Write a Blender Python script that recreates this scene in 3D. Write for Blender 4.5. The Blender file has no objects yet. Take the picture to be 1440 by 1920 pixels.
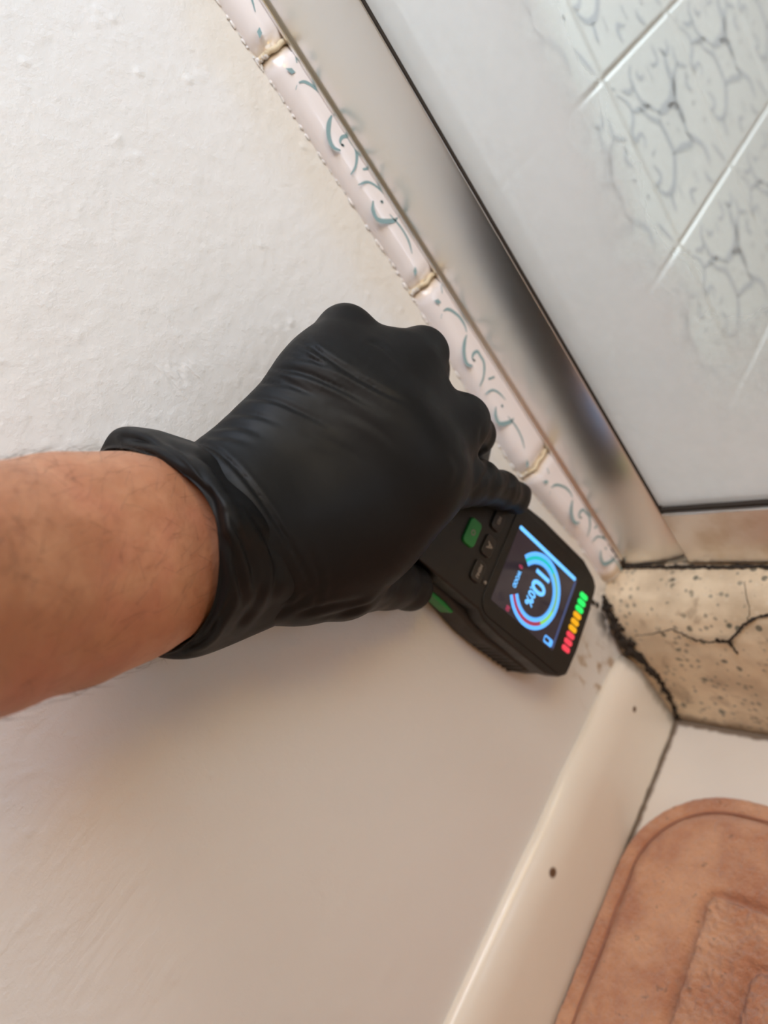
import bpy, bmesh, math, random
import numpy as np
from mathutils import Vector, Matrix, noise
random.seed(7); rng = np.random.default_rng(7)
SC = bpy.context.scene; COL = SC.collection

# ------------------------------------------------------------------ camera
FPX = 1331.0
CAM = np.array([0.29, 0.0, 0.4376])
R = np.array([[0.6239443350973466, 0.5308954286762722, -0.5734487863009414],
              [-0.06143342999355675, -0.6982155683859692, -0.713246769176157],
              [-0.779050319542077, 0.4802552070218882, -0.4030329214192305]])   # rows: right, down, forward
cd = bpy.data.cameras.new('camera'); cam = bpy.data.objects.new('camera', cd); COL.objects.link(cam)
cam.matrix_world = Matrix([[R[0][i], -R[1][i], -R[2][i], CAM[i]] for i in range(3)] + [[0, 0, 0, 1]])
cd.sensor_fit = 'VERTICAL'; cd.sensor_height = 36.0; cd.lens = FPX / 1920 * 36.0
cd.clip_start = 0.01; cd.dof.use_dof = True; cd.dof.focus_distance = 0.285; cd.dof.aperture_fstop = 6.5
SC.camera = cam
SC.view_settings.view_transform = 'Standard'; SC.view_settings.look = 'None'
SC.view_settings.gamma = 1.0; SC.view_settings.use_curve_mapping = False
SC.view_settings.exposure = 0.0

# ------------------------------------------------------------------ light
w = bpy.data.worlds.new('room_light'); SC.world = w; w.use_nodes = True
w.node_tree.nodes['Background'].inputs[0].default_value = (1.0, 0.69, 0.24, 1)
w.node_tree.nodes['Background'].inputs[1].default_value = 0.148
def area(name, loc, target, size, power, col, sy=None):
    l = bpy.data.lights.new(name, 'AREA'); l.shape = 'RECTANGLE'; l.size = size; l.size_y = sy or size
    l.energy = power; l.color = col
    o = bpy.data.objects.new(name, l); COL.objects.link(o); o.location = loc
    o.rotation_euler = (Vector(target) - Vector(loc)).to_track_quat('-Z', 'Y').to_euler(); return o
area('upper_cool_fill', (0.50, 0.16, 1.02), (0.0, 0.16, 0.52), 0.50, 5.1, (0.76, 0.92, 1.0))  # added cool fill, unseen; set close so the upper wall gets most
area('grazing_blue_fill', (0.28, 0.22, 1.25), (0.0, 0.15, 0.50), 0.30, 2.5, (0.28, 0.60, 1.0))  # made-up blue source grazing the wall, steepens the gradient at the top
area('warm_back_fill', (1.3, -0.6, 1.9), (0, 0.1, 0.5), 0.9, 7.2, (1.0, 0.36, 0.08))  # warm-red fill added behind the camera, no visible source
area('ceiling_lamp', (0.75, 0.22, 2.2), (0.3, 0.2, 0.0), 0.35, 4.5, (1.0, 0.40, 0.10))
area('warm_down_fill', (0.62, 0.30, 0.70), (0.50, 0.28, 0.0), 0.22, 1.6, (1.0, 0.62, 0.14))  # unseen lamp put in to warm the mat, curb and lower wall
area('low_wall_fill', (0.95, 0.25, 0.35), (0.0, 0.2, 0.12), 0.30, 0.9, (0.74, 0.84, 1.0))  # added low fill standing in for bounce on the wall's foot
area('shower_ceiling_lamp', (0.55, 0.80, 1.7), (0.05, 0.5, 0.3), 0.4, 52, (0.79, 0.91, 1.0))

# ------------------------------------------------------------------ helpers
def ray(u, v): return R.T @ np.array([u - 720.0, v - 960.0, FPX])
def at(u, v, d): return CAM + ray(u, v) * (d / FPX)             # image point at a given depth
def on(u, v, ax, val):
    r = ray(u, v); return CAM + r * ((val - CAM[ax]) / r[ax])
def proj(P):
    c = (np.asarray(P) - CAM) @ R.T
    return c[..., 0] / c[..., 2] * FPX + 720, c[..., 1] / c[..., 2] * FPX + 960, c[..., 2]
def link(name, me, parent=None):
    o = bpy.data.objects.new(name, me); COL.objects.link(o)
    if parent is not None: o.parent = parent
    return o
def tag(o, label=None, cat=None, group=None, kind=None):
    if label: o['label'] = label
    if cat: o['category'] = cat
    if group: o['group'] = group
    if kind: o['kind'] = kind
    return o
def mesh_obj(name, V, F, mats, parent=None, smooth=True, fmat=None):
    me = bpy.data.meshes.new(name)
    me.from_pydata([tuple(map(float, v)) for v in V], [], [tuple(map(int, f)) for f in F])
    for m in (mats if isinstance(mats, list) else [mats]): me.materials.append(m)
    if fmat is not None:
        for p, k in zip(me.polygons, fmat): p.material_index = int(k)
    me.update()
    o = link(name, me, parent)
    if smooth: me.shade_smooth()
    return o
def bevel(o, wdt, seg=3, angle=30):
    m = o.modifiers.new('bevel', 'BEVEL'); m.width = wdt; m.segments = seg; m.limit_method = 'ANGLE'; m.angle_limit = math.radians(angle)
    o.data.shade_smooth(); n = o.modifiers.new('wn', 'WEIGHTED_NORMAL'); n.keep_sharp = False
def box(name, lo, hi, mat, parent=None, bev=0.0):
    x0, y0, z0 = lo; x1, y1, z1 = hi
    V = [(x0,y0,z0),(x1,y0,z0),(x1,y1,z0),(x0,y1,z0),(x0,y0,z1),(x1,y0,z1),(x1,y1,z1),(x0,y1,z1)]
    F = [(3,2,1,0),(4,5,6,7),(0,1,5,4),(1,2,6,5),(2,3,7,6),(3,0,4,7)]
    o = mesh_obj(name, V, F, mat, parent, smooth=False)
    if bev: bevel(o, bev)
    return o

class NT:
    """tiny node-tree writer"""
    def __init__(s, name):
        s.m = bpy.data.materials.new(name); s.m.use_nodes = True; s.t = s.m.node_tree; s.n = s.t.nodes
        s.b = s.n['Principled BSDF']; s.out = s.n['Material Output']
        s.tc = s.n.new('ShaderNodeTexCoord').outputs['Object']
    def L(s, a, b): s.t.links.new(a, b); return a
    def noise(s, scale, detail=4, rough=.55, vec=None, dist=0.0):
        n = s.n.new('ShaderNodeTexNoise'); n.inputs['Scale'].default_value = scale; n.inputs['Detail'].default_value = detail
        n.inputs['Roughness'].default_value = rough; n.inputs['Distortion'].default_value = dist
        s.L(vec if vec is not None else s.tc, n.inputs['Vector']); return n.outputs['Fac']
    def vor(s, scale, feature='F1', rnd=1.0, vec=None, out='Distance'):
        n = s.n.new('ShaderNodeTexVoronoi'); n.feature = feature; n.inputs['Scale'].default_value = scale; n.inputs['Randomness'].default_value = rnd
        s.L(vec if vec is not None else s.tc, n.inputs['Vector']); return n.outputs[out]
    def ramp(s, fac, stops):
        n = s.n.new('ShaderNodeValToRGB'); e = n.color_ramp.elements
        while len(e) < len(stops): e.new(0.5)
        for k, (p, c) in zip(e, stops): k.position = p; k.color = (*c, 1) if len(c) == 3 else c
        s.L(fac, n.inputs[0]); return n.outputs[0]
    def rng(s, fac, a, b, c=0., d=1.):
        n = s.n.new('ShaderNodeMapRange'); n.interpolation_type = 'SMOOTHSTEP'
        for i, v in zip((1, 2, 3, 4), (a, b, c, d)): n.inputs[i].default_value = v
        s.L(fac, n.inputs[0]); return n.outputs[0]
    def math(s, op, a, b=0.0):
        n = s.n.new('ShaderNodeMath'); n.operation = op
        for i, v in enumerate((a, b)):
            if isinstance(v, (int, float)): n.inputs[i].default_value = v
            else: s.L(v, n.inputs[i])
        return n.outputs[0]
    def mix(s, fac, a, b):
        n = s.n.new('ShaderNodeMix'); n.data_type = 'RGBA'
        for i, v in ((0, fac), (6, a), (7, b)):
            if isinstance(v, (int, float)): n.inputs[i].default_value = v
            elif isinstance(v, tuple): n.inputs[i].default_value = (*v, 1)
            else: s.L(v, n.inputs[i])
        return n.outputs[2]
    def xyz(s):
        n = s.n.new('ShaderNodeSeparateXYZ'); s.L(s.tc, n.inputs[0]); return n.outputs
    def map(s, scale=(1,1,1), rot=(0,0,0), loc=(0,0,0)):
        n = s.n.new('ShaderNodeMapping'); n.inputs['Scale'].default_value = scale; n.inputs['Rotation'].default_value = rot; n.inputs['Location'].default_value = loc
        s.L(s.tc, n.inputs[0]); return n.outputs[0]
    def blob(s, c, r, soft=.5):
        n = s.n.new('ShaderNodeVectorMath'); n.operation = 'DISTANCE'; s.L(s.tc, n.inputs[0]); n.inputs[1].default_value = c
        return s.rng(n.outputs['Value'], r * (1 - soft), r, 1, 0)
    def bump(s, h, strength, dist=0.001, prev=None):
        n = s.n.new('ShaderNodeBump'); n.inputs['Strength'].default_value = strength; n.inputs['Distance'].default_value = dist
        s.L(h, n.inputs['Height'])
        if prev is not None: s.L(prev, n.inputs['Normal'])
        return n.outputs[0]
    def set(s, **k):
        for a, v in k.items():
            i = s.b.inputs[a.replace('_', ' ')]
            if isinstance(v, tuple): i.default_value = (*v, 1) if len(v) == 3 else v
            elif isinstance(v, (int, float)): i.default_value = v
            else: s.L(v, i)
        return s
def plain(name, col, rough=.5, metal=0., em=None, es=0.):
    s = NT(name); s.set(Base_Color=col, Roughness=rough, Metallic=metal)
    # a little wear so that no surface is perfectly even
    s.L(s.rng(s.noise(90, 3), .3, .7, max(rough - .06, .02), min(rough + .06, 1)), s.b.inputs['Roughness'])
    if em: s.set(Emission_Color=em, Emission_Strength=es)
    return s.m

# ------------------------------------------------------------------ materials
def m_plaster():
    s = NT('painted_plaster'); X = s.xyz()
    big = s.noise(7, 3); col = s.mix(big, (.75, .755, .76), (.80, .81, .815))
    # thinly covered, creamier band by the tiles and the corner
    n3 = s.noise(35, 3)
    yy = s.math('ADD', X[1], s.math('MULTIPLY', n3, .05))
    col = s.mix(s.rng(yy, .265, .305, 0, .42), col, (.74, .68, .56))
    # specks
    sp = s.rng(s.vor(42), .016, .028, 1, 0); gate = s.rng(s.noise(23, 1), .56, .6)
    col = s.mix(s.math('MULTIPLY', s.math('MULTIPLY', sp, gate), .75), col, (.17, .14, .10))
    # yellow-brown stains low in the corner, above the skirting
    st = s.math('MULTIPLY', s.blob((0, .235, .088), .035, .7), s.rng(s.noise(75, 3, vec=s.map(scale=(1, 1.6, .8), rot=(.6, 0, 0))), .52, .66))
    col = s.mix(s.math('MULTIPLY', st, .75), col, (.36, .22, .09))
    mo = s.math('MULTIPLY', s.blob((0, .272, .098), .026, .7), s.rng(s.noise(110, 4), .42, .58))
    col = s.mix(s.math('MULTIPLY', mo, .9), col, (.03, .022, .018))
    s.set(Base_Color=col, Roughness=.36)
    s.b.inputs['Specular IOR Level'].default_value = .35
    fade = s.rng(X[2], .17, .33, .25, 1)
    h1 = s.rng(s.noise(120, 5, .6), .35, .75); h2 = s.rng(s.vor(105, 'SMOOTH_F1'), 0, .35, 1, 0); h3 = s.noise(22, 3)
    gate2 = s.rng(s.noise(33, 2), .5, .62)
    hh = s.math('ADD', s.math('MULTIPLY', h1, .30), s.math('MULTIPLY', s.math('MULTIPLY', h2, gate2), .6))
    hh = s.math('MULTIPLY', hh, fade)
    hh = s.math('ADD', hh, s.math('MULTIPLY', h3, 1.3))
    # lifted paint blister beside the wrist
    bc = tuple(on(335, 690, 0, 0)); rd = s.rng(s.math('ABSOLUTE', s.math('SUBTRACT', s.noise(60, 3, vec=s.map(scale=(1, 1.6, .5), rot=(.5, 0, 0))), .5)), 0, .10, 1, 0)
    hh = s.math('ADD', hh, s.math('MULTIPLY', s.math('MULTIPLY', rd, s.blob(bc, .017, .9)), .45))
    # brushed scratches low on the left
    wv = s.noise(420, 2, .5, s.map(scale=(1, .12, 1), rot=(-.35, 0, 0)))
    sg = s.blob((0, -.01, .27), .10, .8)
    hh = s.math('ADD', hh, s.math('MULTIPLY', s.math('MULTIPLY', wv, sg), .22))
    s.L(s.bump(hh, .60, .0014), s.b.inputs['Normal'])
    return s.m
def m_tile():
    s = NT('glazed_wall_tile'); X = s.xyz()
    s.set(Base_Color=s.mix(s.noise(6, 2), (.74, .73, .72), (.80, .785, .77)), Roughness=.14)
    s.L(s.bump(s.noise(14, 2), .2, .0015), s.b.inputs['Normal']); return s.m
def m_trimtile():
    s = NT('glazed_trim_tile'); X = s.xyz()
    c = s.mix(s.rng(s.noise(9, 2), .3, .7), (.88, .85, .87), (.92, .90, .94))
    # yellow grime collected around the joints
    for jz in (.4889, .357, .2265, .122):
        d = s.math('ABSOLUTE', s.math('SUBTRACT', X[2], jz))
        g = s.math('MULTIPLY', s.rng(s.math('ADD', d, s.math('MULTIPLY', s.noise(120, 3), .006)), .004, .010, 1, 0), .65)
        c = s.mix(g, c, (.52, .37, .17))
    s.set(Base_Color=c, Roughness=.12); s.b.inputs['Coat Weight'].default_value = .3
    s.L(s.bump(s.noise(30, 2), .12, .001), s.b.inputs['Normal']); return s.m
def m_terrazzo():
    s = NT('terrazzo_stone'); X = s.xyz()
    c = s.mix(s.rng(s.noise(28, 5), .35, .65), (.64, .52, .37), (.86, .73, .54))
    c = s.mix(s.rng(s.noise(60, 4, dist=.6), .56, .70, 0, .5), c, (.34, .24, .15))
    v1 = s.rng(s.math('ADD', s.vor(190, rnd=1), s.math('MULTIPLY', s.noise(500, 2), .3)), .36, .50, 1, 0)
    g1 = s.rng(s.noise(70, 2), .44, .52)
    c = s.mix(s.math('MULTIPLY', s.math('MULTIPLY', v1, g1), .65), c, (.17, .16, .12))
    v2 = s.rng(s.vor(120), .20, .28, 1, 0); c = s.mix(s.math('MULTIPLY', s.math('MULTIPLY', v2, s.rng(s.noise(50, 2), .5, .56)), .8), c, (.09, .10, .08))
    v3 = s.rng(s.vor(150, vec=s.map(loc=(3, 2, 1))), .12, .2, 1, 0); c = s.mix(s.math('MULTIPLY', v3, .35), c, (.80, .72, .58))
    # grime at the foot
    g = s.math('MULTIPLY', s.rng(s.math('ADD', X[2], s.math('MULTIPLY', s.noise(70, 4), .016)), .008, .020, 1, 0), .8)
    c = s.mix(g, c, (.13, .08, .045))
    # mould where it meets the wall
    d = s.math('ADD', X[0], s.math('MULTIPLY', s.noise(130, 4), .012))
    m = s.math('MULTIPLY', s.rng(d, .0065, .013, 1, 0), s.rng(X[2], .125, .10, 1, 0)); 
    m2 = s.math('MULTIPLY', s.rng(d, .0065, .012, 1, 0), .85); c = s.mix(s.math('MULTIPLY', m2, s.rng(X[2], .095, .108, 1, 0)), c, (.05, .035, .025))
    s.set(Base_Color=c, Roughness=.42); s.L(s.bump(s.noise(160, 5), .5, .0012), s.b.inputs['Normal']); return s.m
def m_base():
    s = NT('painted_skirting'); X = s.xyz()
    c = s.mix(s.noise(11, 3), (.80, .76, .69), (.85, .82, .75))
    sp = s.rng(s.vor(22), .035, .05, 1, 0); c = s.mix(s.math('MULTIPLY', sp, .0), c, (.2, .1, .04))
    for p, r in [(tuple(on(u_, v_, 0, x_)), r_) for u_, v_, x_, r_ in ((1190, 1330, .0119, .0018), (1036, 1636, .0108, .0026), (897, 1768, .0035, .0022))]:
        c = s.mix(s.math('MULTIPLY', s.blob(p, r * 1.6, .6), .95), c, (.10, .045, .015))
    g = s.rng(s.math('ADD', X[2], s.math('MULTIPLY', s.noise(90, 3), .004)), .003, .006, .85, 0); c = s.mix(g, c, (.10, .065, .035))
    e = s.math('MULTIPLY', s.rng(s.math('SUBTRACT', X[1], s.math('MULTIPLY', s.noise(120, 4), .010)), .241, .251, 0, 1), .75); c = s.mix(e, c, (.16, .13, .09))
    s.set(Base_Color=c, Roughness=.26); s.L(s.bump(s.noise(28, 4), .35, .002), s.b.inputs['Normal']); return s.m
def m_floor():
    s = NT('floor_tile'); X = s.xyz()
    c = s.mix(s.noise(14, 4), (.70, .66, .60), (.78, .75, .70))
    c = s.mix(s.rng(s.noise(20, 3), .6, .75, 0, .35), c, (.45, .45, .42))
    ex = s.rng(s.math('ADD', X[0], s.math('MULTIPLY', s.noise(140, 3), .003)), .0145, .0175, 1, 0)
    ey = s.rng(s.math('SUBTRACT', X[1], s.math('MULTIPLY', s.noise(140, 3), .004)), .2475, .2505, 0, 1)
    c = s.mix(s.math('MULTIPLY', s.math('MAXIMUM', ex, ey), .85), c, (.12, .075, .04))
    gy = s.rng(s.math('ABSOLUTE', s.math('SUBTRACT', s.math('FRACT', s.math('MULTIPLY', X[0], 3.3)), .93)), .004, .007, 1, 0)
    c = s.mix(s.math('MULTIPLY', gy, .6), c, (.35, .29, .22))
    s.set(Base_Color=c, Roughness=.22); return s.m
def m_metal():
    s = NT('polished_aluminium')
    s.set(Base_Color=(.80, .79, .77), Metallic=1.0, Roughness=s.rng(s.noise(240, 2, vec=s.map(scale=(8, 8, .25))), .3, .7, .28, .31)); return s.m
def m_rail():
    s = NT('stained_aluminium_rail'); c = s.mix(s.rng(s.noise(40, 4), .4, .7, 0, .5), (.76, .72, .68), (.48, .36, .22))
    s.set(Base_Color=c, Metallic=.85, Roughness=.28); return s.m
def m_glass():
    s = NT('soapy_hazed_glass'); X = s.xyz(); n = s.n; t = s.t
    tr = n.new('ShaderNodeBsdfTransparent'); tr.inputs[0].default_value = (.97, .985, .975, 1)
    gl = n.new('ShaderNodeBsdfGlossy'); gl.inputs['Roughness'].default_value = .04
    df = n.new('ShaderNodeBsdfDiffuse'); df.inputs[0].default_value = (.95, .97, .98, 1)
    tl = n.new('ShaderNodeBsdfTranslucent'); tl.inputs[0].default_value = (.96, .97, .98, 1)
    fr = n.new('ShaderNodeFresnel'); fr.inputs[0].default_value = 1.5
    a = n.new('ShaderNodeMixShader'); s.L(fr.outputs[0], a.inputs[0]); s.L(tr.outputs[0], a.inputs[1]); s.L(gl.outputs[0], a.inputs[2])
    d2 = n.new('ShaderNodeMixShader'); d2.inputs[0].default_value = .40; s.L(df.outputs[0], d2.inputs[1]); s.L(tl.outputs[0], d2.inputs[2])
    # soap film plus painted reflection haze: dense by jamb and foot, cleaner further out
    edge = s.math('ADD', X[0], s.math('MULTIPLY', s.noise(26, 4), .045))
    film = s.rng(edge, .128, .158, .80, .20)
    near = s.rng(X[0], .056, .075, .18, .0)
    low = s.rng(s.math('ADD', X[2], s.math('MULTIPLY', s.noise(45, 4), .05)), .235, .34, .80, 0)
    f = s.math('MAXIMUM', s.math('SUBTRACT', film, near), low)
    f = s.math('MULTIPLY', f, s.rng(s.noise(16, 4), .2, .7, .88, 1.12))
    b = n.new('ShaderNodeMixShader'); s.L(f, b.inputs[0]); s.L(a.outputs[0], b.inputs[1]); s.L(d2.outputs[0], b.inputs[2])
    s.L(b.outputs[0], s.out.inputs[0]); s.n.remove(s.b); return s.m
def m_glove():
    s = NT('black_nitrile'); s.set(Base_Color=(.0060, .0062, .0068), Roughness=s.rng(s.noise(60, 3), .3, .7, .48, .56))
    s.b.inputs['Specular IOR Level'].default_value = .22
    h = s.noise(60, 3, .5, s.map(scale=(1, 1, 1))); h2 = s.noise(900, 2)
    s.L(s.bump(s.math('ADD', s.math('MULTIPLY', h, 1.0), s.math('MULTIPLY', h2, .05)), .22, .0015), s.b.inputs['Normal']); return s.m
def m_skin():
    s = NT('skin')
    c = s.mix(s.rng(s.noise(38, 4, .6), .35, .7), (.43, .185, .098), (.55, .275, .158))
    c = s.mix(s.rng(s.noise(22, 3, vec=s.map(loc=(4, 1, 2))), .5, .72, 0, .55), c, (.50, .175, .115))
    c = s.mix(s.rng(s.noise(260, 4), .50, .72, 0, .35), c, (.36, .15, .09))
    s.set(Base_Color=c, Roughness=.5); s.b.inputs['Subsurface Weight'].default_value = .12; s.b.inputs['Subsurface Radius'].default_value = (1, .35, .2); s.b.inputs['Subsurface Scale'].default_value = .004
    h = s.math('ADD', s.math('MULTIPLY', s.noise(55, 4), .8), s.math('MULTIPLY', s.vor(520), .12))
    h = s.math('ADD', h, s.math('MULTIPLY', s.noise(210, 4, .65), .35))
    s.L(s.bump(h, .6, .0012), s.b.inputs['Normal']); return s.m
def m_mat():
    s = NT('plush_pile')
    c = s.mix(s.rng(s.noise(24, 5, .6), .35, .68), (.60, .255, .135), (.84, .455, .26))
    c = s.mix(s.rng(s.noise(330, 3, .7), .5, .8, 0, .6), c, (.62, .40, .30))
    c = s.mix(s.rng(s.noise(150, 2), .68, .74, 0, .5), c, (.24, .12, .07))
    s.set(Base_Color=c, Roughness=.9); s.b.inputs['Sheen Weight'].default_value = .35; s.b.inputs['Sheen Roughness'].default_value = .5
    s.b.inputs['Specular IOR Level'].default_value = .1
    s.L(s.bump(s.math('ADD', s.noise(620, 4, .75), s.noise(220, 3)), 1.0, .0022), s.b.inputs['Normal']); return s.m
M = dict(plaster=m_plaster(), tile=m_tile(), trimtile=m_trimtile(), terrazzo=m_terrazzo(), base=m_base(), floor=m_floor(),
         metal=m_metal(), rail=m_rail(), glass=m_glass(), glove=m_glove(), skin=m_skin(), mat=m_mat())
M['pattern'] = plain('teal_glaze', (.27, .42, .46), .15)
M['wallpattern'] = plain('grey_blue_glaze', (.50, .52, .56), .15)
M['tile_grout'] = plain('pale_grout', (.62, .57, .52), .8)
M['grout'] = plain('old_grout', (.72, .62, .45), .8)
M['seal'] = plain('black_mould_joint', (.030, .022, .016), .8)
M['white_grout'] = plain('crumbling_filler', (.80, .79, .78), .8)
M['body'] = plain('black_abs', (.006, .0055, .005), .45)
M['rubber'] = plain('grey_black_rubber', (.022, .018, .015), .6)
M['green'] = plain('green_rubber', (.02, .26, .06), .4)
M['key'] = plain('black_key', (.016, .015, .015), .35)
M['print'] = plain('grey_print', (.28, .25, .22), .5)
M['lcd'] = plain('lcd_glass', (.022, .018, .024), .07, 0, (.30, .24, .34), .055)
M['hair'] = plain('arm_hair', (.06, .03, .015), .5)
M['seam'] = plain('mat_seam', (.34, .16, .12), .9)
def em(n, c, s=1.0): return plain(n, (.02, .02, .02), .4, 0, c, s)
M['blue'] = em('lcd_blue', (.10, .42, 1.0), 1.35); M['paleblue'] = em('lcd_pale_blue', (.14, .50, 1.0), 1.5)
M['dimblue'] = em('lcd_dim_blue', (.12, .20, .55), .35); M['cyan'] = em('lcd_cyan', (.0, .62, .60), .9); M['lime'] = em('lcd_lime', (.30, .80, .16), .9)
M['lcdred'] = em('lcd_red', (.70, .06, .16), .55); M['olive'] = em('lcd_olive', (.25, .62, .28), .8)
M['led_green'] = em('led_green', (.0, 1.0, .14), 1.1); M['led_amber'] = em('led_amber', (1.0, .45, .0), 1.0); M['led_red'] = em('led_red', (1.0, .05, .09), 1.0)

# ------------------------------------------------------------------ setting
def grid_plane(name, o, ux, uy, mat, nx=1, ny=1, kind='structure'):
    o, ux, uy = map(np.array, (o, ux, uy)); V = []; F = []
    for j in range(ny + 1):
        for i in range(nx + 1): V.append(o + ux * i / nx + uy * j / ny)
    for j in range(ny):
        for i in range(nx): a = j * (nx + 1) + i; F.append((a, a + 1, a + nx + 2, a + nx + 1))
    ob = mesh_obj(name, V, F, mat, smooth=False); tag(ob, kind=kind); return ob
FIL = lambda z: .2815 - .010 * max(0, min(1, (.37 - z) / .12)) + (.010 * max(0, min(1, (.22 - z) / .06)))   # edge of the plaster, never quite straight
V = []; F = []; zs = list(np.linspace(0, .62, 125)) + [1.2, 2.4]
for z in zs:
    V += [(0, -1.5, z), (0, .2, z), (0, FIL(z) + .004 + .0006 * math.sin(z * 700) + .0005 * random.uniform(-1, 1), z)]
for i in range(len(zs) - 1):
    a = 3 * i; F += [(a, a + 1, a + 4, a + 3), (a + 1, a + 2, a + 5, a + 4)]
V += [(-.012, -1.5, 0), (-.012, -1.5, 2.4), (-.012, .3, 0), (-.012, .3, 2.4)]; F += [(len(V) - 4, len(V) - 3, len(V) - 1, len(V) - 2)]
tag(mesh_obj('wall_left', V, F, M['plaster'], smooth=False), kind='structure')
grid_plane('floor', (0, -1.5, 0), (1.6, 0, 0), (0, 1.9, 0), M['floor'])

def stroke_faces(pts, wid, V, F, n, lift=0.0, mk=None, close=False, taper=True):
    """ribbon along a smoothed polyline lying on a plane; pts are 2-D, mk maps (a,b) to 3-D"""
    P = np.array(pts, float)
    if len(P) > 2:
        Q = np.vstack([2 * P[0] - P[1], P, 2 * P[-1] - P[-2]]); out = []
        for i in range(1, len(Q) - 2):
            for t in np.linspace(0, 1, 7)[:-1]:
                a, b, c, d = Q[i - 1:i + 3]
                out.append(.5 * (2 * b + (c - a) * t + (2 * a - 5 * b + 4 * c - d) * t * t + (3 * b - a - 3 * c + d) * t ** 3))
        out.append(P[-1]); P = np.array(out)
    T = np.gradient(P, axis=0); T /= np.linalg.norm(T, axis=1)[:, None] + 1e-12; N = np.stack([-T[:, 1], T[:, 0]], 1)
    L = len(P); s = np.linspace(0, 1, L)
    wd = wid * (.5 * np.minimum(1, .35 + 2.6 * np.minimum(s, 1 - s)) if taper else .5 * np.ones(L))
    base = len(V)
    for p, nn, q in zip(P, N, wd): V.append(mk(*(p + nn * q))); V.append(mk(*(p - nn * q)))
    for i in range(L - 1): F.append((base + 2 * i, base + 2 * i + 2, base + 2 * i + 3, base + 2 * i + 1))
    # rounded end
    for e in (0, L - 1):
        c = P[e]; b0 = len(V); V.append(mk(*c))
        for k in range(9):
            an = k / 8 * 2 * math.pi; V.append(mk(*(c + wd[e] * np.array([math.cos(an), math.sin(an)]))))
        for k in range(8): F.append((b0, b0 + 1 + k, b0 + 2 + k))

# patterned tile wall behind the glass, one square tile traced once and laid in rows
TX = .0065; TS = .1405; TY0 = .5500; TZ0 = .3625
q = [on(1110 + x / 4.8, y / 4.8, 0, TX) for x, y in ((665, 110), (1265, 1445), (815, 2170), (85, 720))]
tile_y = np.mean([q[3][1], q[2][1]]); tile_z = np.mean([q[0][2], q[3][2]])
TY0, TZ0 = float(tile_y), float(tile_z); TS = float(((q[0][1] + q[1][1]) / 2 - tile_y + tile_z - (q[1][2] + q[2][2]) / 2) / 2)
STR = [([(530,400),(545,440),(570,490),(585,560),(545,590),(520,560)],22),([(345,590),(335,680),(380,800),(440,910),(520,960),(600,1010)],28),
 ([(400,640),(410,690),(445,710),(465,670)],25),([(490,600),(545,720)],25),([(600,440),(660,480),(680,440),(660,360)],28),
 ([(640,480),(680,620),(720,740),(710,900),(640,990),(600,1010)],55),([(720,420),(760,560),(850,600)],26),([(760,580),(740,700),(760,950),(820,1080),(850,1180)],36),
 ([(220,860),(300,910),(350,980),(370,1080),(360,1180),(400,1270),(430,1210),(470,1240),(480,1330)],26),
 ([(430,980),(520,1060),(600,1100),(650,1180),(700,1290),(740,1400),(740,1650),(700,1740),(640,1740),(590,1680)],36),
 ([(370,1010),(440,980),(520,950)],30),([(600,1020),(620,1100)],34),([(680,950),(780,960),(830,1100)],38),
 ([(850,1190),(920,1250),(1000,1310),(1040,1400),(1060,1480)],36),([(740,1380),(820,1320),(900,1290),(860,1200)],38),([(550,1490),(610,1560),(610,1640),(570,1660)],26),
 ([(560,1360),(545,1400)],40),([(680,1100),(690,1120)],30),([(770,1160),(780,1180)],30),([(905,920),(915,935)],46),([(1010,1060),(1020,1085)],46),
 ([(850,680),(850,760),(900,820)],30),([(830,650),(860,700)],26),([(1080,1290),(1140,1370),(1200,1450)],24),([(910,1540),(960,1640)],28),
 ([(1020,1540),(1040,1600),(1090,1640)],30),([(940,1700),(890,1720),(900,1780),(930,1840)],28),([(710,1740),(740,1850),(760,1900)],28),([(780,1680),(820,1780)],24),
 ([(270,820),(330,830),(370,790)],28),([(180,800),(205,812)],30)]
loc_st = []
for pts, wd in STR:
    L2 = []
    for x, y in pts:
        p = on(1110 + x / 4.8, y / 4.8, 0, TX); L2.append(((p[1] - TY0) / TS, (TZ0 - p[2]) / TS))
    loc_st.append((L2, wd / 4.8 / 1331 * .46 / TS * 2.2))
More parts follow.
